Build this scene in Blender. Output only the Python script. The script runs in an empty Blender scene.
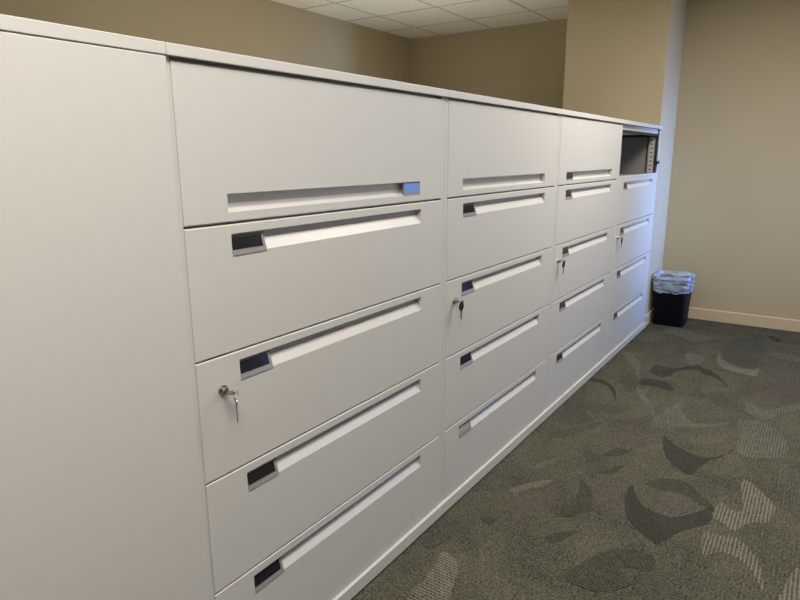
import bpy, bmesh, math, random
from mathutils import Vector, Matrix
random.seed(7)
S = bpy.context.scene
COL = S.collection
PI = math.pi

# ------------------------------------------------------------------ colours
def lin(r, g, b):
    f = lambda c: (c/255/12.92) if c/255 <= 0.04045 else ((c/255+0.055)/1.055)**2.4
    return (f(r), f(g), f(b), 1)

def mat(name, col, rough=0.5, metal=0.0, spec=0.5, bump=None, mottling=None, alpha=None, coat=0):
    m = bpy.data.materials.new(name); m.use_nodes = True
    nt = m.node_tree; b = nt.nodes['Principled BSDF']
    b.inputs['Base Color'].default_value = col
    b.inputs['Roughness'].default_value = rough
    b.inputs['Metallic'].default_value = metal
    b.inputs['Specular IOR Level'].default_value = spec
    if coat: b.inputs['Coat Weight'].default_value = coat
    if alpha is not None: b.inputs['Alpha'].default_value = alpha
    tc = nt.nodes.new('ShaderNodeTexCoord')
    if mottling:
        sc, amt = mottling
        n = nt.nodes.new('ShaderNodeTexNoise'); n.inputs['Scale'].default_value = sc; n.inputs['Detail'].default_value = 4
        nt.links.new(tc.outputs['Object'], n.inputs['Vector'])
        mr = nt.nodes.new('ShaderNodeMapRange')
        mr.inputs['From Min'].default_value = 0.3; mr.inputs['From Max'].default_value = 0.7
        mr.inputs['To Min'].default_value = 1-amt; mr.inputs['To Max'].default_value = 1+amt
        nt.links.new(n.outputs['Fac'], mr.inputs['Value'])
        mx = nt.nodes.new('ShaderNodeMix'); mx.data_type = 'RGBA'; mx.blend_type = 'MULTIPLY'
        mx.inputs['Factor'].default_value = 1; mx.inputs['A'].default_value = col
        nt.links.new(mr.outputs['Result'], mx.inputs['B'])
        nt.links.new(mx.outputs['Result'], b.inputs['Base Color'])
    if bump:
        sc, st = bump
        n = nt.nodes.new('ShaderNodeTexNoise'); n.inputs['Scale'].default_value = sc; n.inputs['Detail'].default_value = 3
        nt.links.new(tc.outputs['Object'], n.inputs['Vector'])
        bp = nt.nodes.new('ShaderNodeBump'); bp.inputs['Strength'].default_value = st; bp.inputs['Distance'].default_value = 0.002
        nt.links.new(n.outputs['Fac'], bp.inputs['Height'])
        nt.links.new(bp.outputs['Normal'], b.inputs['Normal'])
    return m

def carpet_mat(name, col, weave, grain, pattern=False):
    """loop pile carpet in square tiles; rows of loops turn a quarter in the outer tiles"""
    m = bpy.data.materials.new(name); m.use_nodes = True
    nt = m.node_tree; L = nt.links.new; N = nt.nodes.new
    b = nt.nodes['Principled BSDF']; b.inputs['Roughness'].default_value = 0.95
    b.inputs['Specular IOR Level'].default_value = 0.15
    tc = N('ShaderNodeTexCoord'); sx = N('ShaderNodeSeparateXYZ'); L(tc.outputs['Object'], sx.inputs[0])
    def M(op, a, c=None):
        n = N('ShaderNodeMath'); n.operation = op
        for i, v in enumerate((a, c)):
            if v is None: continue
            if isinstance(v, (int, float)): n.inputs[i].default_value = v
            else: L(v, n.inputs[i])
        return n.outputs[0]
    x, y = sx.outputs[0], sx.outputs[1]
    nz = N('ShaderNodeTexNoise'); nz.inputs['Scale'].default_value = 40; nz.inputs['Detail'].default_value = 2
    L(tc.outputs['Object'], nz.inputs['Vector'])
    wob = M('MULTIPLY', nz.outputs['Fac'], 0.006)
    quarter = M('LESS_THAN', y, -0.866)
    along = M('ADD', M('MULTIPLY', x, M('SUBTRACT', 1.0, quarter)), M('MULTIPLY', y, quarter))
    across = M('ADD', M('MULTIPLY', y, M('SUBTRACT', 1.0, quarter)), M('MULTIPLY', x, quarter))
    rows = M('SINE', M('MULTIPLY', M('ADD', along, wob), 2*PI/0.0125))
    loops = M('SINE', M('ADD', M('MULTIPLY', across, 2*PI/0.016), M('MULTIPLY', along, 2*PI/0.025)))
    pile = M('ADD', M('MULTIPLY', rows, 0.65), M('MULTIPLY', M('MULTIPLY', rows, loops), 0.35))
    gr = N('ShaderNodeTexNoise'); gr.inputs['Scale'].default_value = 120; gr.inputs['Detail'].default_value = 3
    L(tc.outputs['Object'], gr.inputs['Vector'])
    big = N('ShaderNodeTexNoise'); big.inputs['Scale'].default_value = 3.2; big.inputs['Detail'].default_value = 3
    L(tc.outputs['Object'], big.inputs['Vector'])
    f = M('ADD', M('MULTIPLY', pile, weave), M('MULTIPLY', M('SUBTRACT', gr.outputs['Fac'], 0.5), grain*4))
    f = M('ADD', f, M('MULTIPLY', M('SUBTRACT', big.outputs['Fac'], 0.5), 0.5))
    md = N('ShaderNodeTexNoise'); md.inputs['Scale'].default_value = 34; md.inputs['Detail'].default_value = 2
    L(tc.outputs['Object'], md.inputs['Vector'])
    f = M('ADD', f, M('MULTIPLY', M('SUBTRACT', md.outputs['Fac'], 0.5), 0.7))
    if pattern:      # faint woven crescents over the whole carpet
        for sc, amt, off in ((1.9, -0.11, 0.0), (2.6, 0.10, 3.7), (3.3, -0.08, 7.3)):
            mp = N('ShaderNodeMapping'); mp.inputs['Location'].default_value = (off, off*0.7, 0)
            L(tc.outputs['Object'], mp.inputs['Vector'])
            vo = N('ShaderNodeTexVoronoi'); vo.voronoi_dimensions = '2D'; vo.inputs['Scale'].default_value = sc
            L(mp.outputs[0], vo.inputs['Vector'])
            disc = M('LESS_THAN', vo.outputs['Distance'], 0.46)
            mv = N('ShaderNodeVectorMath'); mv.operation = 'SUBTRACT'
            L(mp.outputs[0], mv.inputs[0]); L(vo.outputs['Position'], mv.inputs[1])
            cs = N('ShaderNodeSeparateXYZ'); L(vo.outputs['Color'], cs.inputs[0])
            ang = M('MULTIPLY', cs.outputs[0], 2*PI)
            cb = N('ShaderNodeCombineXYZ')
            L(M('MULTIPLY', M('COSINE', ang), 0.14/sc*1.6), cb.inputs[0]); L(M('MULTIPLY', M('SINE', ang), 0.14/sc*1.6), cb.inputs[1])
            m2 = N('ShaderNodeVectorMath'); m2.operation = 'SUBTRACT'
            L(mv.outputs[0], m2.inputs[0]); L(cb.outputs[0], m2.inputs[1])
            ln = N('ShaderNodeVectorMath'); ln.operation = 'LENGTH'; L(m2.outputs[0], ln.inputs[0])
            hole = M('GREATER_THAN', ln.outputs['Value'], 0.40/sc)
            f = M('ADD', f, M('MULTIPLY', M('MULTIPLY', disc, hole), amt))
        # tile joints
        for co, o in ((x, 0.19), (y, 0.275)):
            ph = M('FRACT', M('DIVIDE', M('ADD', co, o+12.0), 0.5905))
            f = M('ADD', f, M('MULTIPLY', M('LESS_THAN', ph, 0.008), -0.12))
    mul = N('ShaderNodeMath'); mul.operation = 'ADD'; mul.inputs[1].default_value = 1.0; L(f, mul.inputs[0])
    mx = N('ShaderNodeMix'); mx.data_type = 'RGBA'; mx.blend_type = 'MULTIPLY'
    mx.inputs['Factor'].default_value = 1; mx.inputs['A'].default_value = col
    L(mul.outputs[0], mx.inputs['B']); L(mx.outputs['Result'], b.inputs['Base Color'])
    bp = N('ShaderNodeBump'); bp.inputs['Strength'].default_value = 0.5; bp.inputs['Distance'].default_value = 0.003
    L(M('ADD', M('MULTIPLY', pile, 0.5), gr.outputs['Fac']), bp.inputs['Height']); L(bp.outputs['Normal'], b.inputs['Normal'])
    return m

def ceiling_mat():
    m = bpy.data.materials.new('ceiling_tile'); m.use_nodes = True
    nt = m.node_tree; L = nt.links.new; N = nt.nodes.new
    b = nt.nodes['Principled BSDF']; b.inputs['Roughness'].default_value = 0.95
    b.inputs['Specular IOR Level'].default_value = 0.1
    tc = N('ShaderNodeTexCoord')
    n = N('ShaderNodeTexNoise'); n.inputs['Scale'].default_value = 60; n.inputs['Detail'].default_value = 5
    L(tc.outputs['Object'], n.inputs['Vector'])
    cr = N('ShaderNodeMapRange'); cr.inputs['From Min'].default_value = 0.25; cr.inputs['From Max'].default_value = 0.75
    cr.inputs['To Min'].default_value = 0.90; cr.inputs['To Max'].default_value = 1.06
    L(n.outputs['Fac'], cr.inputs['Value'])
    mx = N('ShaderNodeMix'); mx.data_type = 'RGBA'; mx.blend_type = 'MULTIPLY'; mx.inputs['Factor'].default_value = 1
    mx.inputs['A'].default_value = (0.84, 0.82, 0.76, 1); L(cr.outputs[0], mx.inputs['B']); L(mx.outputs['Result'], b.inputs['Base Color'])
    return m

# ------------------------------------------------------------------ mesh helpers
def new_bm(): return bmesh.new()

def box(bm, x0, x1, y0, y1, z0, z1, bev=0.0, seg=2, mi=0):
    r = bmesh.ops.create_cube(bm, size=1.0)
    vs = r['verts']
    for v in vs:
        v.co = Vector((x0+(v.co.x+.5)*(x1-x0), y0+(v.co.y+.5)*(y1-y0), z0+(v.co.z+.5)*(z1-z0)))
    fs = set(f for v in vs for f in v.link_faces)
    for f in fs: f.material_index = mi
    if bev > 0:
        es = list(set(e for v in vs for e in v.link_edges))
        r = bmesh.ops.bevel(bm, geom=es, offset=bev, segments=seg, affect='EDGES', profile=0.5)
        for f in r['faces']: f.material_index = mi

def prism(bm, prof, x0, x1, mi=0, caps=True, closed=True):
    """extrude a (y, z) outline along x"""
    a = [bm.verts.new((x0, y, z)) for y, z in prof]; c = [bm.verts.new((x1, y, z)) for y, z in prof]
    n = len(prof)
    for i in range(n if closed else n-1):
        j = (i+1) % n
        f = bm.faces.new((a[i], c[i], c[j], a[j])); f.material_index = mi
    if caps:
        f = bm.faces.new(a); f.material_index = mi
        f = bm.faces.new(c[::-1]); f.material_index = mi

def tube(bm, pts, r, n=10, mi=0, closed=False, cap=True):
    pts = [Vector(p) for p in pts]; rings = []; k = len(pts)
    up = None
    for i, p in enumerate(pts):
        if closed: t = (pts[(i+1) % k]-pts[i-1]).normalized()
        else: t = (pts[min(i+1, k-1)]-pts[max(i-1, 0)]).normalized()
        if up is None:
            up = t.orthogonal().normalized()
        else:
            up = (up-t*up.dot(t)).normalized()
        w = t.cross(up); rr = r[i] if isinstance(r, (list, tuple)) else r
        rings.append([bm.verts.new(p+(up*math.cos(2*PI*j/n)+w*math.sin(2*PI*j/n))*rr) for j in range(n)])
    for i in range(k if closed else k-1):
        a, c = rings[i], rings[(i+1) % k]
        for j in range(n):
            f = bm.faces.new((a[j], a[(j+1) % n], c[(j+1) % n], c[j])); f.material_index = mi
    if cap and not closed:
        f = bm.faces.new(rings[0][::-1]); f.material_index = mi
        f = bm.faces.new(rings[-1]); f.material_index = mi

def finish(bm, name, mats, angle=35, fix=True):
    if fix: bmesh.ops.recalc_face_normals(bm, faces=bm.faces)
    for f in bm.faces: f.smooth = True
    for e in bm.edges:
        e.smooth = len(e.link_faces) == 2 and e.calc_face_angle(0) < math.radians(angle)
    me = bpy.data.meshes.new(name); bm.to_mesh(me); bm.free()
    for m in (mats if isinstance(mats, (list, tuple)) else [mats]): me.materials.append(m)
    return me

def obj(name, me, parent=None, loc=(0, 0, 0)):
    o = bpy.data.objects.new(name, me); COL.objects.link(o)
    o.location = loc
    if parent: o.parent = parent
    if len(me.polygons) < 600:
        wn = o.modifiers.new('weighted_normals', 'WEIGHTED_NORMAL'); wn.keep_sharp = True; wn.weight = 100
    return o

def thing(name, label, cat, loc=(0, 0, 0), group=None):
    o = bpy.data.objects.new(name, None); COL.objects.link(o); o.location = loc
    o.empty_display_size = 0.1
    o['label'] = label; o['category'] = cat
    if group: o['group'] = group
    return o

def struct(name, bm, m, angle=35, fix=True):
    o = obj(name, finish(bm, name, m, angle, fix)); o['kind'] = 'structure'
    return o
CARPET = [
    ('D', [(2.283, -0.561), (2.155, -0.583), (2.039, -0.625), (1.975, -0.679), (1.937, -0.735), (2.029, -0.760), (2.127, -0.790), (2.199, -0.830), (2.316, -0.862), (2.258, -0.848), (2.182, -0.803), (2.151, -0.758), (2.160, -0.701), (2.203, -0.636), (2.250, -0.591)]),
    ('D', [(1.714, -0.552), (1.619, -0.552), (1.518, -0.574), (1.440, -0.606), (1.393, -0.651), (1.362, -0.693), (1.338, -0.733), (1.385, -0.750), (1.457, -0.780), (1.526, -0.826), (1.599, -0.867), (1.726, -0.859), (1.659, -0.822), (1.599, -0.783), (1.555, -0.741), (1.554, -0.690), (1.570, -0.638), (1.628, -0.593)]),
    ('M', [(1.753, -0.595), (1.811, -0.623), (1.846, -0.660), (1.870, -0.711), (1.849, -0.754), (1.807, -0.792), (1.759, -0.829), (1.732, -0.855), (1.697, -0.827), (1.724, -0.790), (1.753, -0.752), (1.756, -0.701), (1.741, -0.650)]),
    ('R', [(1.662, -0.644), (1.724, -0.681), (1.730, -0.745), (1.696, -0.788), (1.678, -0.812), (1.626, -0.785), (1.577, -0.736), (1.591, -0.682)]),
    ('L', [(2.017, -0.930), (2.012, -0.968), (1.951, -1.006), (1.902, -1.042), (1.846, -1.063), (1.760, -1.058), (1.709, -1.042), (1.680, -0.999), (1.641, -0.976), (1.585, -0.949), (1.610, -0.906), (1.648, -0.867), (1.717, -0.871), (1.778, -0.884), (1.743, -0.910), (1.732, -0.943), (1.784, -0.958), (1.880, -0.941)]),
    ('M', [(0.979, -0.524), (1.043, -0.529), (1.116, -0.553), (1.193, -0.588), (1.241, -0.630), (1.269, -0.691), (1.259, -0.737), (1.224, -0.751), (1.160, -0.740), (1.164, -0.700), (1.136, -0.659), (1.104, -0.683), (1.066, -0.706), (1.009, -0.671), (0.974, -0.628), (0.968, -0.578)]),
    ('M', [(1.643, -0.358), (1.576, -0.418), (1.506, -0.452), (1.453, -0.465), (1.406, -0.444), (1.337, -0.416), (1.325, -0.373), (1.389, -0.382), (1.481, -0.387), (1.566, -0.375)]),
    ('R', [(1.645, -0.374), (1.689, -0.425), (1.706, -0.496), (1.649, -0.528), (1.525, -0.546), (1.453, -0.515), (1.448, -0.482), (1.533, -0.452)]),
    ('M', [(1.154, -0.384), (1.217, -0.413), (1.269, -0.478), (1.208, -0.454), (1.144, -0.433), (1.137, -0.413)]),
    ('L', [(1.401, -0.142), (1.486, -0.182), (1.566, -0.257), (1.512, -0.251), (1.445, -0.208), (1.378, -0.166)]),
    ('R', [(1.360, -0.165), (1.430, -0.214), (1.502, -0.264), (1.513, -0.295), (1.438, -0.323), (1.350, -0.323), (1.264, -0.283), (1.181, -0.302), (1.154, -0.262), (1.262, -0.218)]),
    ('M', [(1.749, -0.407), (1.815, -0.440), (1.872, -0.477), (1.802, -0.470), (1.746, -0.434)]),
    ('M', [(1.918, -0.375), (2.042, -0.414), (2.073, -0.461), (2.000, -0.461), (1.944, -0.431)]),
    ('l', [(1.595, -0.145), (1.700, -0.169), (1.796, -0.209), (1.716, -0.210), (1.607, -0.178)]),
    ('L', [(0.877, -0.118), (0.872, -0.160), (0.841, -0.201), (0.784, -0.226), (0.691, -0.256), (0.645, -0.268), (0.587, -0.166), (0.647, -0.142), (0.717, -0.143), (0.796, -0.134)]),
    ('m', [(0.892, -0.016), (0.995, -0.013), (1.062, -0.018), (1.098, -0.119), (1.027, -0.107), (0.963, -0.100), (0.872, -0.071)]),
    ('M', [(1.138, -0.132), (1.168, -0.152), (1.154, -0.192), (1.114, -0.178)]),
    ('D', [(2.879, -0.005), (2.913, -0.056), (2.860, -0.133), (2.747, -0.200), (2.605, -0.234), (2.734, -0.181), (2.813, -0.123), (2.837, -0.067), (2.834, -0.032)]),
    ('m', [(2.786, -0.022), (2.555, -0.079), (2.335, -0.156), (2.269, -0.219), (2.163, -0.128), (2.208, -0.036), (2.382, -0.029), (2.593, -0.025)]),
    ('m', [(1.993, -0.085), (2.116, -0.144), (2.274, -0.249), (2.189, -0.254), (2.059, -0.184), (1.966, -0.126)]),
    ('D', [(3.382, -0.285), (3.376, -0.348), (3.406, -0.428), (3.535, -0.515), (3.456, -0.540), (3.364, -0.436), (3.177, -0.389), (3.218, -0.284)]),
    ('D', [(3.474, -0.531), (3.464, -0.586), (3.376, -0.656), (3.248, -0.717), (3.163, -0.738), (3.257, -0.699), (3.342, -0.638), (3.364, -0.572)]),
    ('m', [(3.353, -0.556), (3.057, -0.608), (2.951, -0.646), (2.930, -0.559), (3.115, -0.577)]),
    ('D', [(3.064, -0.283), (3.086, -0.349), (3.072, -0.422), (2.969, -0.476), (2.943, -0.437), (2.979, -0.373), (2.961, -0.284)]),
    ('m', [(3.791, -0.637), (3.978, -0.595), (4.250, -0.606), (4.416, -0.668), (4.431, -0.787), (4.318, -0.848), (3.962, -0.856), (3.704, -0.842), (3.657, -0.772), (3.704, -0.696)]),
    ('L', [(3.894, -0.593), (3.718, -0.604), (3.571, -0.642), (3.521, -0.706), (3.507, -0.787), (3.507, -0.854), (3.737, -0.857), (3.659, -0.846), (3.613, -0.776), (3.658, -0.702), (3.740, -0.638)]),
    ('R', [(3.473, -0.867), (3.699, -0.905), (3.801, -0.988), (3.767, -1.078), (3.534, -1.148), (3.207, -1.112), (3.036, -1.010), (2.983, -0.957), (3.061, -0.892), (3.253, -0.844)]),
    ('l', [(3.003, -0.858), (2.959, -0.920), (2.936, -0.960), (3.130, -1.101), (3.070, -1.112), (2.910, -1.018), (2.780, -0.962), (2.821, -0.885), (2.901, -0.858)]),
    ('l', [(2.450, -0.468), (2.665, -0.503), (2.836, -0.554), (2.678, -0.573), (2.539, -0.646), (2.581, -0.753), (2.693, -0.832), (2.590, -0.789), (2.505, -0.727), (2.439, -0.606), (2.363, -0.535)]),
    ('l', [(2.878, -0.281), (2.884, -0.348), (2.828, -0.350), (2.723, -0.385), (2.593, -0.446), (2.504, -0.456), (2.604, -0.412), (2.729, -0.340)]),
    ('l', [(3.543, -0.022), (3.536, -0.092), (3.388, -0.182), (3.183, -0.231), (3.025, -0.257), (3.201, -0.189), (3.343, -0.115)]),
    ('l', [(4.236, -0.144), (4.420, -0.212), (4.392, -0.276), (4.241, -0.499), (4.083, -0.400), (4.166, -0.288)]),
    ('l', [(3.767, -0.401), (3.772, -0.490), (3.669, -0.531), (3.535, -0.515), (3.520, -0.457)]),
    ('L', [(1.517, -0.858), (1.522, -0.911), (1.541, -0.960), (1.499, -1.003), (1.443, -1.038), (1.355, -1.057), (1.271, -1.069), (1.360, -1.028), (1.408, -0.987), (1.427, -0.936), (1.372, -0.874)]),
    ('L', [(1.407, -1.134), (1.489, -1.164), (1.395, -1.195), (1.295, -1.186), (1.247, -1.115), (1.328, -1.121)]),
    ('m', [(1.137, -0.723), (1.158, -0.781), (1.125, -0.836), (1.101, -0.882), (1.021, -0.810), (1.037, -0.747)]),
    ('l', [(2.705, -0.850), (2.729, -0.975), (2.585, -1.054), (2.448, -1.077), (2.325, -1.036), (2.265, -0.945), (2.295, -0.885), (2.537, -0.859)]),
    ('R', [(2.284, -0.353), (2.341, -0.394), (2.300, -0.463), (2.177, -0.482), (2.047, -0.459), (2.026, -0.409), (2.140, -0.387)]),
    ('D', [(4.564, -0.843), (4.566, -0.895), (4.470, -0.940), (4.424, -0.917), (4.489, -0.874)]),
    ('l', [(4.049, -0.868), (4.128, -0.947), (4.075, -1.067), (3.972, -1.138), (3.928, -1.073), (3.983, -0.967)]),
]
# ------------------------------------------------------------------ materials
PAINT = mat('cabinet_paint', (0.605, 0.587, 0.545, 1), rough=0.40, spec=0.5, bump=(900, 0.04))
CASE_SHADE = mat('cabinet_inside', (0.20, 0.19, 0.175, 1), rough=0.55)  # darkened to carry the shade inside the open compartment
WALL = mat('wall_paint', (0.475, 0.405, 0.27, 1), rough=0.8, spec=0.25, bump=(350, 0.12), mottling=(1.3, 0.03))
BASE = mat('baseboard_vinyl', (0.60, 0.48, 0.31, 1), rough=0.5)
CEIL = ceiling_mat()
GRID = mat('ceiling_grid_paint', (0.46, 0.44, 0.39, 1), rough=0.6)
FRAME = mat('window_frame_paint', (0.6, 0.6, 0.58, 1), rough=0.5)
HOLD = mat('label_holder_plastic', (0.25, 0.235, 0.23, 1), rough=0.25)
INSERT = mat('label_window_black', (0.008, 0.008, 0.014, 1), rough=0.10, spec=0.7)
SKY_REFLECTION = mat('label_window_blue', (0.05, 0.15, 0.55, 1), rough=0.15, spec=0.7)  # blue sky reflection put into the window's base colour
PAPER = mat('label_paper', (0.30, 0.29, 0.26, 1), rough=0.6)
STEEL = mat('lock_steel', (0.42, 0.38, 0.33, 1), rough=0.3, metal=1)
KEYM = mat('key_nickel', (0.55, 0.52, 0.46, 1), rough=0.25, metal=1)
KEYB = mat('key_black_plastic', (0.012, 0.011, 0.010, 1), rough=0.35)
BLACK = mat('rail_black', (0.012, 0.012, 0.012, 1), rough=0.45)
STRIP = mat('slotted_strip_paint', (0.50, 0.48, 0.44, 1), rough=0.45)
BIN = mat('bin_black_plastic', (0.0025, 0.0025, 0.004, 1), spec=0.12, rough=0.55, bump=(500, 0.05))
C_BASE = carpet_mat('carpet_olive', (0.080, 0.076, 0.053, 1), 0.13, 0.75, True)
C_DARK = carpet_mat('carpet_dark', (0.042, 0.040, 0.032, 1), 0.8, 0.4)
C_MID = carpet_mat('carpet_middark', (0.053, 0.051, 0.039, 1), 0.62, 0.45)
C_SOFT = carpet_mat('carpet_softdark', (0.065, 0.063, 0.047, 1), 0.4, 0.55)
C_LIGHT = carpet_mat('carpet_light', (0.124, 0.116, 0.085, 1), 0.65, 0.45)
C_PALE = carpet_mat('carpet_pale', (0.099, 0.095, 0.070, 1), 0.42, 0.55)
C_RED = carpet_mat('carpet_taupe', (0.083, 0.074, 0.057, 1), 0.25, 0.5)

def film_mat():
    m = bpy.data.materials.new('clear_bag_film'); m.use_nodes = True
    nt = m.node_tree; b = nt.nodes['Principled BSDF']; L = nt.links.new; N = nt.nodes.new
    b.inputs['Base Color'].default_value = (0.62, 0.74, 0.95, 1); b.inputs['Roughness'].default_value = 0.22
    tc = N('ShaderNodeTexCoord')
    n = N('ShaderNodeTexNoise'); n.inputs['Scale'].default_value = 26; n.inputs['Detail'].default_value = 4
    mp = N('ShaderNodeMapping'); mp.inputs['Scale'].default_value = (0.45, 0.45, 2.2); mp.inputs['Rotation'].default_value = (0.25, -0.2, 0)
    L(tc.outputs['Object'], mp.inputs['Vector']); L(mp.outputs[0], n.inputs['Vector'])
    mr = N('ShaderNodeMapRange'); mr.inputs['From Min'].default_value = 0.36; mr.inputs['From Max'].default_value = 0.68
    mr.inputs['To Min'].default_value = 0.20; mr.inputs['To Max'].default_value = 0.72
    L(n.outputs['Fac'], mr.inputs['Value']); L(mr.outputs[0], b.inputs['Alpha'])
    bp = N('ShaderNodeBump'); bp.inputs['Strength'].default_value = 0.7; bp.inputs['Distance'].default_value = 0.01
    L(n.outputs['Fac'], bp.inputs['Height']); L(bp.outputs['Normal'], b.inputs['Normal'])
    return m
FILM = film_mat()

# ------------------------------------------------------------------ the room
H = 2.60
def smooth_loop(pts, k=4):
    out = []; n = len(pts)
    for i in range(n):
        p0, p1, p2, p3 = [Vector(pts[(i+d) % n]) for d in (-1, 0, 1, 2)]
        for s in range(k):
            t = s/k
            out.append(0.5*((2*p1)+(p2-p0)*t+(2*p0-5*p1+4*p2-p3)*t*t+(3*p1-p0-3*p2+p3)*t**3))
    return out
bm = new_bm()
vs = [bm.verts.new(c) for c in ((-3.1, -4.4, 0), (9.1, -4.4, 0), (9.1, 3.0, 0), (-3.1, 3.0, 0))]
bm.faces.new(vs)
jit = random.Random(5)                          # the loops make ragged edges
code = {'D': 1, 'M': 2, 'm': 3, 'L': 4, 'l': 5, 'R': 6}
for i, (c, pts) in enumerate(CARPET):
    z = 0.0004+0.00025*(i % 8)
    f = bm.faces.new([bm.verts.new((p.x+jit.uniform(-.0018, .0018), p.y+jit.uniform(-.0018, .0018), z)) for p in smooth_loop(pts, 5)])
    f.material_index = code[c]
    f.normal_update()
    if f.normal.z < 0: f.normal_flip()
struct('floor', bm, [C_BASE, C_DARK, C_MID, C_SOFT, C_LIGHT, C_PALE, C_RED], fix=False)

bm = new_bm(); box(bm, -3.1, 9.1, -4.4, 3.0, H, H+0.1)
struct('ceiling', bm, CEIL)
bm = new_bm()                                   # suspended grid between the ceiling tiles
for k in range(-10, 3):
    x = 4.115+0.61*k
    box(bm, x-0.0055, x+0.0055, -4.2, 2.86, H-0.003, H+0.001)
for k in range(-8, 3):
    y = 1.878+0.61*k
    if y > -4.2 and y < 2.86: box(bm, -3.0, 5.22, y-0.0055, y+0.0055, H-0.0032, H+0.001)
struct('trim_1', bm, GRID)

bm = new_bm(); box(bm, -3.1, 5.32, 2.865, 2.965, 0, H); struct('wall_back', bm, WALL)
bm = new_bm(); box(bm, 5.225, 5.325, 0.70, 2.865, 0, H); struct('wall_recess', bm, WALL)
bm = new_bm(); box(bm, 4.286, 5.225, 0.015, 0.778, 0, H, 0.003); struct('wall_pier', bm, WALL)
bm = new_bm(); box(bm, 4.83, 4.95, -1.35, 0.02, 0, H); struct('wall_right', bm, WALL)
bm = new_bm(); box(bm, -3.1, -3.0, -4.2, 2.865, 0, H); struct('wall_left', bm, WALL)
bm = new_bm(); box(bm, 9.0, 9.1, -4.2, 0.1, 0, H); box(bm, 4.95, 9.1, -0.1, 0.015, 0, H); struct('wall_end', bm, WALL)
WX0, WX1, WZ0, WZ1 = 3.9, 8.2, 0.40, 2.45
bm = new_bm()
box(bm, -3.1, WX0, -4.3, -4.2, 0, H); box(bm, WX1, 9.1, -4.3, -4.2, 0, H)
box(bm, WX0, WX1, -4.3, -4.2, 0, WZ0); box(bm, WX0, WX1, -4.3, -4.2, WZ1, H)
struct('wall_front', bm, WALL)
bm = new_bm()
for x in (WX0, WX0+1.2, WX0+2.4, WX1-0.04): box(bm, x, x+0.04, -4.28, -4.22, WZ0, WZ1)
for z in (WZ0, WZ1-0.04): box(bm, WX0, WX1, -4.28, -4.22, z, z+0.04)
struct('window_1', bm, FRAME)
bm = new_bm()
prism(bm, [(-0.012, 0.0), (0.0, 0.0), (0.0, 0.094), (-0.006, 0.094), (-0.012, 0.088)], 0, 1)
for v in bm.verts: v.co = Vector((4.83+v.co.y, -1.35+v.co.x*1.365, v.co.z))
struct('baseboard_right', bm, BASE)
bm = new_bm()
prism(bm, [(0.003, 0.0), (0.015, 0.0), (0.015, 0.094), (0.009, 0.094), (0.003, 0.088)], 4.286, 4.82)
struct('baseboard_pier', bm, BASE)

# ------------------------------------------------------------------ cabinets
W = 1.067; E = 0.0216; D = 0.46
Z = [0.054, 0.3433, 0.6296, 0.9180, 1.2096, 1.5419]; ZT = 1.5656
HX0, HX1 = 0.134, 0.920
cache = {}
def cached(key, build):
    if key not in cache: cache[key] = build()
    return cache[key]

def front_plate(x0, x1, z0, z1, hx0, hx1, hz0, hz1):
    """sheet metal front with softly folded edges and a slot for the pull"""
    bm = new_bm()
    rows = [(0, 0, 0.020), (0, 0, 0.004), (0.0003, 0.0005, 0.0022), (0.0008, 0.0014, 0.0008), (0.0016, 0.0028, 0.0)]
    loops = []
    for dx, dz, y in rows:
        loops.append([bm.verts.new(c) for c in ((x0+dx, y, z0+dz), (x1-dx, y, z0+dz), (x1-dx, y, z1-dz), (x0+dx, y, z1-dz))])
    for a, c in zip(loops, loops[1:]):
        for i in range(4): bm.faces.new((a[i], a[(i+1) % 4], c[(i+1) % 4], c[i]))
    o = loops[-1]
    h = [bm.verts.new(c) for c in ((hx0, 0, hz0), (hx1, 0, hz0), (hx1, 0, hz1), (hx0, 0, hz1))]
    for i in range(4): bm.faces.new((o[i], o[(i+1) % 4], h[(i+1) % 4], h[i]))
    bm.faces.new(loops[0][::-1])
    return finish(bm, 'drawer_front', PAINT, 50)

def pull_mesh(prof, hx0, hx1):
    bm = new_bm()
    prism(bm, prof, hx0, hx1, caps=False, closed=False)
    bm.verts.ensure_lookup_table()
    n = len(prof)
    bm.faces.new([bm.verts[i] for i in range(n)])
    bm.faces.new([bm.verts[n+i] for i in range(n)])
    return finish(bm, 'pull', PAINT, 1, fix=True)

def holder_meshes(x0, x1, b, t, flat):
    """plastic label holder leaning back in the slot: frame and the dark window in it"""
    bw = 0.004 if flat else 0.009
    if flat:
        pr = [(-0.001, b), (0.002, b+0.006), (0.003, t-0.005), (0.001, t)]
    else:
        pr = [(-0.0022, b-0.003), (0.0015, b+0.0090), (0.0085, b+0.0350), (0.006, t-0.001)]
    bm = new_bm()
    prof = pr+[(pr[3][0]+0.004, pr[3][1]), (pr[2][0]+0.005, pr[2][1]), (pr[1][0]+0.006, pr[1][1]), (pr[0][0]+0.006, pr[0][1]+0.002)]
    prism(bm, prof, x0, x1)
    fr = finish(bm, 'label_holder', HOLD, 25)
    bm = new_bm()
    (y1, z1), (y2, z2) = pr[1], pr[2]
    n = Vector((0, -(z2-z1), y2-y1)).normalized()*0.0008
    prism(bm, [(y1+n.y, z1+n.z), (y2+n.y, z2+n.z), (y2, z2), (y1, z1)], x0+(bw if flat else 0.002), x1-bw)
    return fr, bm

def lock_mesh():
    bm = new_bm()
    pr = [(0.0005, 0.0125), (-0.003, 0.0125), (-0.0045, 0.0115), (-0.0045, 0.0085), (-0.011, 0.0085), (-0.0125, 0.0075)]
    tube(bm, [(0, y, 0) for y, r in pr], [r for y, r in pr], 24)
    box(bm, -0.0012, 0.0012, -0.0132, -0.0120, -0.004, 0.004)
    return finish(bm, 'lock', STEEL, 40)

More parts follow.
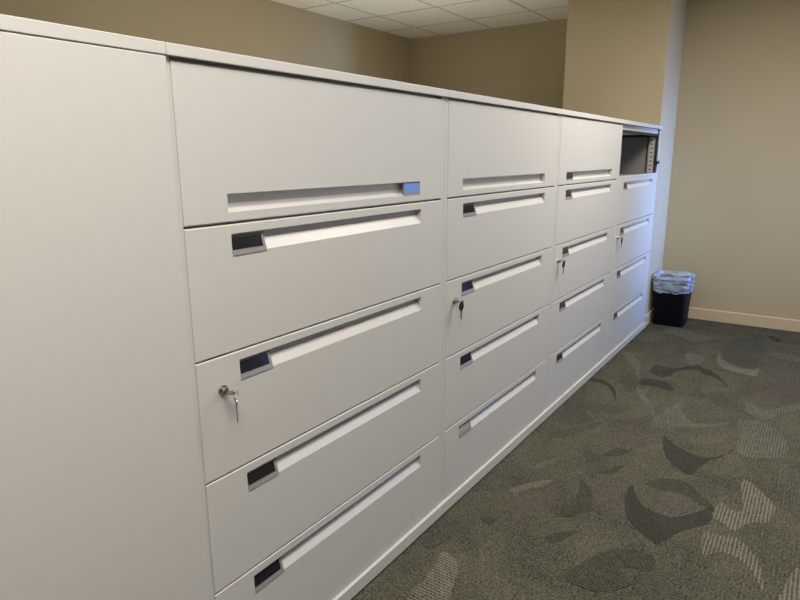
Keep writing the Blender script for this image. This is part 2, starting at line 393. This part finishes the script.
def add_front(cab, i, unit):
    z0, z1 = Z[i], Z[i+1]; h = z1-z0
    door = i == 4
    x0, x1 = (E+0.0005 if unit else E-0.0075), W-E-0.0005
    if door:
        b, t = 1.2345-z0, 1.2750-z0
        me = cached(('door', unit > 0), lambda: front_plate(x0, x1, 0.0035, h-0.0060, HX0-0.004, HX1-0.008, b, t))
        o = obj('flip_door', me, cab, (0, 0, z0))
        pr = [(0.0, b), (0.015, b+0.0055), (0.019, b+0.0085), (0.022, t-0.003), (0.016, t+0.001), (0.0015, t+0.001), (0.0, t)]
        obj('pull', cached(('dpull',), lambda: pull_mesh(pr, HX0-0.004, HX1-0.008)), o)
    else:
        b, t = h-0.068, h-0.0225
        me = cached(('drawer', i, unit > 0), lambda: front_plate(x0, x1, 0.0015, h-0.0015, HX0, HX1, b, t))
        o = obj('drawer', me, cab, (0, 0, z0))
        pr = [(0.0, b), (0.0158, b+0.0268), (0.030, b+0.0275), (0.034, b+0.030), (0.034, t+0.004), (0.030, t+0.006), (0.0045, t-0.0035), (0.0035, t-0.0005), (0.0015, t), (0.0, t)]
        obj('pull', cached(('pull', i), lambda: pull_mesh(pr, HX0, HX1)), o)
    if not door or unit in (0, 2):
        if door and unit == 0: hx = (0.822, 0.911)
        else: hx = (HX0+0.0015, HX0+0.103) if not door else (HX0, HX0+0.10)
        paper = unit == 1 and i == 0
        key = ('holder', i, unit if door else 0, paper)
        def mk():
            fr, wb = holder_meshes(hx[0], hx[1], b, t, door)
            return fr, finish(wb, 'label_window', SKY_REFLECTION if (door and unit == 0) else PAPER if paper else INSERT)
        fr, wi = cached(key, mk)
        lh = obj('label_holder', fr, o)
        lw = obj('label_window', wi, o)
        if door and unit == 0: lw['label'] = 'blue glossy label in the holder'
        elif paper: lw['label'] = 'grey paper label in the holder'
    if i == 2:
        obj('lock', cached('lock', lock_mesh), o, (0.080, 0, 0.838-z0))
    return o

def cabinet_shell(t, w, hollow=False, left=E):
    """steel case with rails, top cap and plinth"""
    bm = new_bm()
    top = Z[5]
    for a, c in ((0.0006, left), (w-E, w-0.0006)):
        box(bm, a, c, 0.0016, D-0.004, 0, top, 0.0015, 1)
    box(bm, E, w-E, D-0.012, D-0.004, 0.0, top)                       # back sheet
    box(bm, E, w-E, 0.03, D-0.012, 0.02, 0.045)
    if hollow:
        box(bm, E, w-E, 0.012, D-0.012, Z[4]-0.012, Z[4]+0.0005)
        box(bm, E, w-E, 0.006, 0.02, Z[4]+0.0005, Z[4]+0.016, 0.001, 1)
    else:
        box(bm, E, w-E, 0.022, 0.05, Z[4]-0.008, Z[4]+0.008)
    for z in Z[1:4]: box(bm, E, w-E, 0.022, 0.05, z-0.008, z+0.008)
    box(bm, E, w-E, 0.022, D-0.012, top-0.012, top)
    if hollow:                                   # thin sheets carrying the open compartment's shade in their dark colour
        box(bm, E, E+0.001, 0.006, D-0.013, Z[4]+0.001, top-0.013, mi=1)
        box(bm, w-E-0.001, w-E, 0.006, D-0.013, Z[4]+0.001, top-0.013, mi=1)
        box(bm, E, w-E, D-0.0135, D-0.012, Z[4]+0.001, top-0.013, mi=1)
    obj('case', finish(bm, 'case', [PAINT, CASE_SHADE]), t)
    bm = new_bm(); box(bm, 0.0005, w-0.0005, -0.0095, D, Z[5]+0.0002, ZT, 0.0022, 2)
    obj('top_cap', finish(bm, 'top_cap', PAINT, 50), t)
    bm = new_bm()
    prism(bm, [(-0.0095, 0.010), (0.012, 0.010), (0.012, 0.0548), (-0.0070, 0.0548), (-0.0095, 0.0525)], 0.0005, w-0.0005)
    obj('plinth', finish(bm, 'plinth', PAINT), t)

labels = [
    'pale grey steel filing cabinet nearest the camera, blue label on its flip-up top door',
    'pale grey filing cabinet standing second along the row after the blue-labelled one',
    'pale grey filing cabinet third along the row, next to the one with an open top',
    'pale grey filing cabinet at the far end by the bin, its top compartment open',
]
for u in range(4):
    cab = thing('filing_cabinet', labels[u], 'filing cabinet', (u*W, 0, 0), 'filing cabinets standing in a row')
    cabinet_shell(cab, W, u == 3, E if u else E-0.008)
    for i in range(4): add_front(cab, i, u)
    if u < 3: add_front(cab, 4, u)
    else:
        # flip-up door pushed back under the top, with the fittings it slides on
        bm = new_bm(); box(bm, E+0.012, W-E-0.03, 0.035, 0.36, 1.506, 1.522, 0.003, 2)
        d = obj('flip_door', finish(bm, 'flip_door_raised', PAINT, 50), cab)
        bm = new_bm(); box(bm, E+0.001, W-E-0.016, 0.012, 0.030, 1.5085, 1.5295, 0.002, 1)
        obj('door_edge', finish(bm, 'door_edge', PAINT), d)
        bm = new_bm(); box(bm, E+0.001, W-E-0.016, 0.016, 0.034, 1.4935, 1.5085, 0.002, 1)
        obj('door_seal', finish(bm, 'door_seal', BLACK), d)
        xi = W-E
        bm = new_bm()
        box(bm, xi-0.005, xi, 0.036, 0.072, 1.226, 1.488, 0.001, 1)
        for k in range(8):
            z = 1.246+0.031*k
            box(bm, xi-0.0056, xi-0.0045, 0.044, 0.064, z, z+0.007, mi=1)
        obj('slotted_strip', finish(bm, 'slotted_strip', [STRIP, BLACK]), cab)
        bm = new_bm()
        box(bm, xi-0.012, xi, 0.010, 0.024, 1.226, 1.526, 0.002, 1)
        box(bm, xi-0.010, xi, 0.080, 0.086, 1.226, 1.488, 0.001, 1)
        rl = obj('slide_rail', finish(bm, 'slide_rail', BLACK), cab)
        bm = new_bm()
        tube(bm, [(xi-0.010, 0.012, 1.300), (xi-0.022, 0.004, 1.297), (xi-0.030, -0.010, 1.303)], [0.011, 0.009, 0.013], 12)
        obj('catch', finish(bm, 'catch', BLACK, 60), rl)
        bm = new_bm()
        box(bm, xi-0.010, xi, 0.025, 0.40, 1.488, 1.504, 0.001, 1)
        obj('door_track', finish(bm, 'door_track', BLACK), cab)

# ------------------------------------------------------------------ plain storage cabinet, left
sc = thing('storage_cabinet', 'plain pale grey storage cabinet without drawers at the left end of the row', 'cabinet', (-W, 0, 0))
cabinet_shell(sc, W)
for nm, x0, x1 in (('left', 0.001, W/2-0.0015), ('right', W/2+0.0015, W-0.001)):
    bm = new_bm()
    box(bm, x0, x1, -0.0085, 0.0012, Z[0]+0.003, Z[5]-0.0012, 0.0022, 2)
    d = obj('door', finish(bm, 'storage_door', PAINT, 50), sc)
    if nm == 'left':
        bm = new_bm()
        tube(bm, [(W/2-0.05, -0.012, 0.80), (W/2-0.05, -0.04, 0.80), (W/2-0.05, -0.045, 0.81), (W/2-0.05, -0.045, 0.93), (W/2-0.05, -0.04, 0.94), (W/2-0.05, -0.012, 0.94)], 0.005, 10)
        obj('handle', finish(bm, 'door_handle', STEEL, 60), d)

# ------------------------------------------------------------------ keys hanging from the locks
def key_blade(bm, L, w):
    """flat toothed blade pointing down from the origin"""
    pts = [(-w/2, 0), (w/2, 0), (w/2, -L*0.25)]
    for k in range(5):
        z = -L*(0.30+0.12*k); pts += [(w/2-0.0012*(k % 2), z), (w/2-0.0018+0.0006*(k % 3), z-L*0.06)]
    pts += [(0, -L), (-w/2, -L*0.93)]
    a = [bm.verts.new((x, -0.0008, z)) for x, z in pts]; c = [bm.verts.new((x, 0.0008, z)) for x, z in pts]
    bm.faces.new(a); bm.faces.new(c[::-1])
    for i in range(len(pts)):
        j = (i+1) % len(pts); bm.faces.new((a[i], c[i], c[j], a[j]))

def key_bow(bm, r, th, cz):
    """round bow with a hole, lying in the x-z plane"""
    n = 28
    L_ = []
    for i in range(n):
        a = 2*PI*i/n; ca, sa = math.cos(a), math.sin(a)
        L_.append([bm.verts.new((ca*rr+(0), yy, cz+sa*rr*1.05+off)) for rr, yy, off in
                   ((r, -th, 0), (r, th, 0), (r*0.30, th, r*0.45), (r*0.30, -th, r*0.45))])
    for i in range(n):
        a, c = L_[i], L_[(i+1) % n]
        for k in range(4):
            bm.faces.new((a[k], a[(k+1) % 4], c[(k+1) % 4], c[k]))

def ring_pts(c, r, tilt, n=20):
    return [(c[0]+r*math.cos(2*PI*i/n)*math.cos(tilt), c[1]+r*math.cos(2*PI*i/n)*math.sin(tilt), c[2]+r*math.sin(2*PI*i/n)) for i in range(n)]

def key_set(u, label, dark):
    lx, lz = u*W+0.080, 0.838
    t = thing('key_set', label, 'keys', (lx, -0.0125, lz), 'keys left in the cabinet locks')
    # the key in the lock: blade along the lock, bow edge-on
    bm = new_bm(); key_bow(bm, 0.0105, 0.0012, 0.011)
    box(bm, -0.003, 0.003, -0.0012, 0.0012, -0.012, 0.003, 0.0004, 1)
    M_ = Matrix.Rotation(math.radians(90), 4, 'X')
    bmesh.ops.transform(bm, matrix=Matrix.Translation((0, -0.005, 0)) @ M_, verts=bm.verts)
    o = obj('lock_key', finish(bm, 'lock_key', STEEL), t)
    # split ring through the bow
    ry = -0.020 if not dark else -0.015
    rc = (0.0095, ry, -0.0095) if not dark else (0.004, ry, -0.004)
    bm = new_bm(); tube(bm, ring_pts(rc, 0.0110, math.radians(25 if not dark else 15)), 0.0009, 8, closed=True)
    obj('ring', finish(bm, 'key_ring', KEYM, 60), t)
    # the spare key hanging from the ring
    bm = new_bm()
    if dark:
        key_bow(bm, 0.0148, 0.0022, 0.0)
        box(bm, -0.0035, 0.0035, -0.002, 0.002, -0.020, -0.009, 0.001, 1)
        bow = finish(bm, 'spare_key_bow', KEYB)
        bm = new_bm(); key_blade(bm, 0.030, 0.0065)
        p = (rc[0], ry, rc[2]-0.015)
        k = obj('spare_key', bow, t, p)
        bmesh.ops.translate(bm, verts=bm.verts, vec=(0, 0, -0.018))
        obj('blade', finish(bm, 'spare_key_blade', KEYB), k)
    else:
        key_bow(bm, 0.0095, 0.0011, 0.0)
        k = obj('spare_key', finish(bm, 'spare_key_bow_thin', KEYM), t, (rc[0]-0.001, ry, rc[2]-0.0165))
        k.rotation_euler = (0, 0, math.radians(62))
        bm = new_bm(); key_blade(bm, 0.042, 0.0075)
        bmesh.ops.translate(bm, verts=bm.verts, vec=(0, 0, -0.007))
        b_ = obj('blade', finish(bm, 'spare_key_blade_thin', KEYM), k)
    return t
key_set(0, 'silver keys on a ring in the lock of the filing cabinet nearest the camera', False)
key_set(1, 'black-headed key on a ring in the lock of the second filing cabinet', True)
key_set(2, 'black-headed key on a ring in the lock of the third filing cabinet', True)
key_set(3, 'black-headed key in the lock of the far cabinet with the open top', True)

# ------------------------------------------------------------------ waste bin and its liner
BX, BY = 4.565, -0.138
def rrect(hx, hy, r, z, n=8, ox=0, oy=0):
    out = []
    for qx, qy, a0 in ((1, 1, 0), (-1, 1, 90), (-1, -1, 180), (1, -1, 270)):
        for k in range(n+1):
            a = math.radians(a0+90*k/n)
            out.append(Vector((qx*(hx-r)+r*math.cos(a)+ox, qy*(hy-r)+r*math.sin(a)+oy, z)))
    return out
def dense(loop, per=3):
    out = []
    for i, p in enumerate(loop):
        q = loop[(i+1) % len(loop)]
        k = max(1, int((q-p).length/0.008))
        for s in range(k): out.append(p.lerp(q, s/k))
    return out
def skin(bm, loops, mi=0):
    L_ = [[bm.verts.new(p) for p in lp] for lp in loops]
    for a, c in zip(L_, L_[1:]):
        for i in range(len(a)):
            j = (i+1) % len(a); f = bm.faces.new((a[i], a[j], c[j], c[i])); f.material_index = mi
    return L_
def side(hx, hy, r, z): return rrect(hx, hy, r, z)
bin_ = thing('waste_bin', 'black rectangular plastic waste bin on the carpet at the end of the cabinets', 'bin', (BX, BY, 0))
bm = new_bm()
prof = [(0.114, 0.110, 0.030, 0.0), (0.118, 0.114, 0.032, 0.006), (0.128, 0.121, 0.036, 0.20), (0.137, 0.128, 0.038, 0.375),
        (0.137, 0.128, 0.038, 0.378), (0.1335, 0.1245, 0.036, 0.378), (0.126, 0.118, 0.034, 0.20), (0.112, 0.104, 0.030, 0.010)]
L_ = skin(bm, [side(*p) for p in prof])
bm.faces.new(L_[0][::-1]); bm.faces.new(L_[-1])
obj('tub', finish(bm, 'bin_tub', BIN, 40), bin_)
bm = new_bm()
rp = [(0.1375, 0.1285, 0.038, 0.356), (0.142, 0.133, 0.040, 0.358), (0.144, 0.135, 0.041, 0.372), (0.142, 0.133, 0.040, 0.381), (0.136, 0.127, 0.038, 0.382), (0.133, 0.124, 0.036, 0.377)]
L_ = skin(bm, [side(*p) for p in rp]+[side(*rp[0])])
bmesh.ops.remove_doubles(bm, verts=bm.verts, dist=1e-5)
obj('rim', finish(bm, 'bin_rim', BIN, 50), bin_)

lin_ = thing('bin_liner', 'clear crumpled plastic bag folded over the rim of the black waste bin', 'bag', (BX, BY, 0.382))
bm = new_bm()
rl = random.Random(3)
ph = [rl.uniform(0, 6.28) for _ in range(8)]
def fold(loop, amp, zamp, seed):
    out = []; n = len(loop)
    for i, p in enumerate(loop):
        a = 2*PI*i/n
        w = (math.sin(7*a+ph[0]+seed)+0.8*math.sin(13*a+ph[1]-seed*2)+0.6*math.sin(23*a+ph[2]+seed*3)+0.4*math.sin(37*a+ph[3]))/2.8
        z = (math.sin(3*a+ph[4])+0.6*math.sin(8*a+ph[5]+seed)+0.5*math.sin(17*a+ph[6]))/2.1
        d = Vector((p.x, p.y, 0)).normalized()
        q = p+d*amp*w; q.z += zamp*z
        out.append(q)
    return out
lp = []
for hx, hy, z, am, za, sd in ((0.141, 0.132, -0.105, 0.0045, 0.010, 0.0), (0.144, 0.135, -0.085, 0.005, 0.006, 0.5), (0.147, 0.138, -0.050, 0.005, 0.003, 1.0),
                              (0.149, 0.139, -0.015, 0.004, 0.002, 1.3), (0.149, 0.139, 0.012, 0.003, 0.003, 1.6), (0.145, 0.136, 0.028, 0.003, 0.007, 2.0),
                              (0.139, 0.130, 0.024, 0.003, 0.005, 2.3), (0.129, 0.120, 0.006, 0.002, 0.002, 2.8), (0.126, 0.117, -0.05, 0.003, 0.0, 3.2),
                              (0.120, 0.111, -0.15, 0.004, 0.0, 3.9), (0.108, 0.100, -0.27, 0.004, 0.0, 4.4)):
    lp.append(fold(dense(rrect(hx, hy, 0.04, z)), am, za, sd))
m_ = min(len(l) for l in lp)
def resample(l, n):
    return [l[int(i*len(l)/n)] if False else l[int(math.floor(i*len(l)/n))].lerp(l[(int(math.floor(i*len(l)/n))+1) % len(l)], (i*len(l)/n) % 1) for i in range(n)]
lp = [resample(l, 150) for l in lp]
skin(bm, lp)
obj('bag', finish(bm, 'bag_film', FILM, 80), lin_)

# ------------------------------------------------------------------ light
def area(name, loc, rot, sx, sy, power, col, spread=180):
    l = bpy.data.lights.new(name, 'AREA'); l.shape = 'RECTANGLE'; l.size = sx; l.size_y = sy
    l.energy = power; l.color = col; l.spread = math.radians(spread)
    o = bpy.data.objects.new(name, l); COL.objects.link(o); o.location = loc; o.rotation_euler = rot
    return o
WARM = (1.0, 0.945, 0.885)
area('ceiling_lamp_near', (-0.6, -0.95, H-0.012), (0, 0, 0), 1.2, 0.6, 52, WARM)
area('ceiling_lamp_far', (2.6, -0.95, H-0.012), (0, 0, 0), 1.2, 0.6, 56, WARM)
area('ceiling_lamp_middle', (1.0, -0.62, H-0.012), (0, 0, 0), 1.2, 0.3, 5, WARM)  # added fill to brighten the drawer pulls, no known fixture here
area('ceiling_lamp_aisle', (1.0, -2.6, H-0.012), (0, 0, 0), 1.2, 0.6, 5, WARM)
# added fill behind the cabinets, no known lamp; brightens the ceiling and walls there
area('uplight', (2.7, 1.75, 0.95), (PI, 0, 0), 3.0, 1.0, 16.5, (1.0, 0.93, 0.78), 140)
area('window_daylight', (4.55, -4.19, 1.02), (math.radians(90), 0, 0), 0.6, 1.3, 11.5, (0.25, 0.43, 1.0), 30)
pt = area('window_portal', ((WX0+WX1)/2, -4.25, (WZ0+WZ1)/2), (math.radians(90), 0, 0), WX1-WX0, WZ1-WZ0, 1, (1, 1, 1))
pt.data.cycles.is_portal = True

# outdoors: blue sky above the horizon, sunlit pale ground below it
w = bpy.data.worlds.new('outdoor_sky'); S.world = w; w.use_nodes = True
nt = w.node_tree; bg = nt.nodes['Background']
tc = nt.nodes.new('ShaderNodeTexCoord'); sx = nt.nodes.new('ShaderNodeSeparateXYZ')
nt.links.new(tc.outputs['Generated'], sx.inputs[0])
cr = nt.nodes.new('ShaderNodeValToRGB')
e = cr.color_ramp.elements
e[0].position = 0.47; e[0].color = (0.62, 0.60, 0.56, 1)
e[1].position = 0.53; e[1].color = (0.22, 0.47, 1.0, 1)
mr = nt.nodes.new('ShaderNodeMapRange'); mr.inputs['From Min'].default_value = -1; mr.inputs['From Max'].default_value = 1
nt.links.new(sx.outputs[2], mr.inputs['Value']); nt.links.new(mr.outputs[0], cr.inputs[0])
nt.links.new(cr.outputs[0], bg.inputs[0]); bg.inputs[1].default_value = 3.4

# ------------------------------------------------------------------ camera
cam = bpy.data.cameras.new('camera'); co = bpy.data.objects.new('camera', cam); COL.objects.link(co)
cam.sensor_width = 36; cam.lens = 617.01/800*36; cam.clip_start = 0.05
r_ = Vector((0.5631433, -0.82634692, -0.00451601)); u_ = Vector((0.1892825, 0.12366974, 0.97410366)); f_ = Vector((0.80438906, 0.54941475, -0.22605679))
m4 = Matrix.Identity(4)
for i in range(3): m4[i][0], m4[i][1], m4[i][2] = r_[i], u_[i], -f_[i]
m4.translation = Vector((-0.78083, -1.07612, 1.35164))
co.matrix_world = m4
S.camera = co
S.view_settings.view_transform = 'Standard'; S.view_settings.look = 'None'
S.view_settings.gamma = 1; S.view_settings.use_curve_mapping = False
S.view_settings.exposure = 0.0
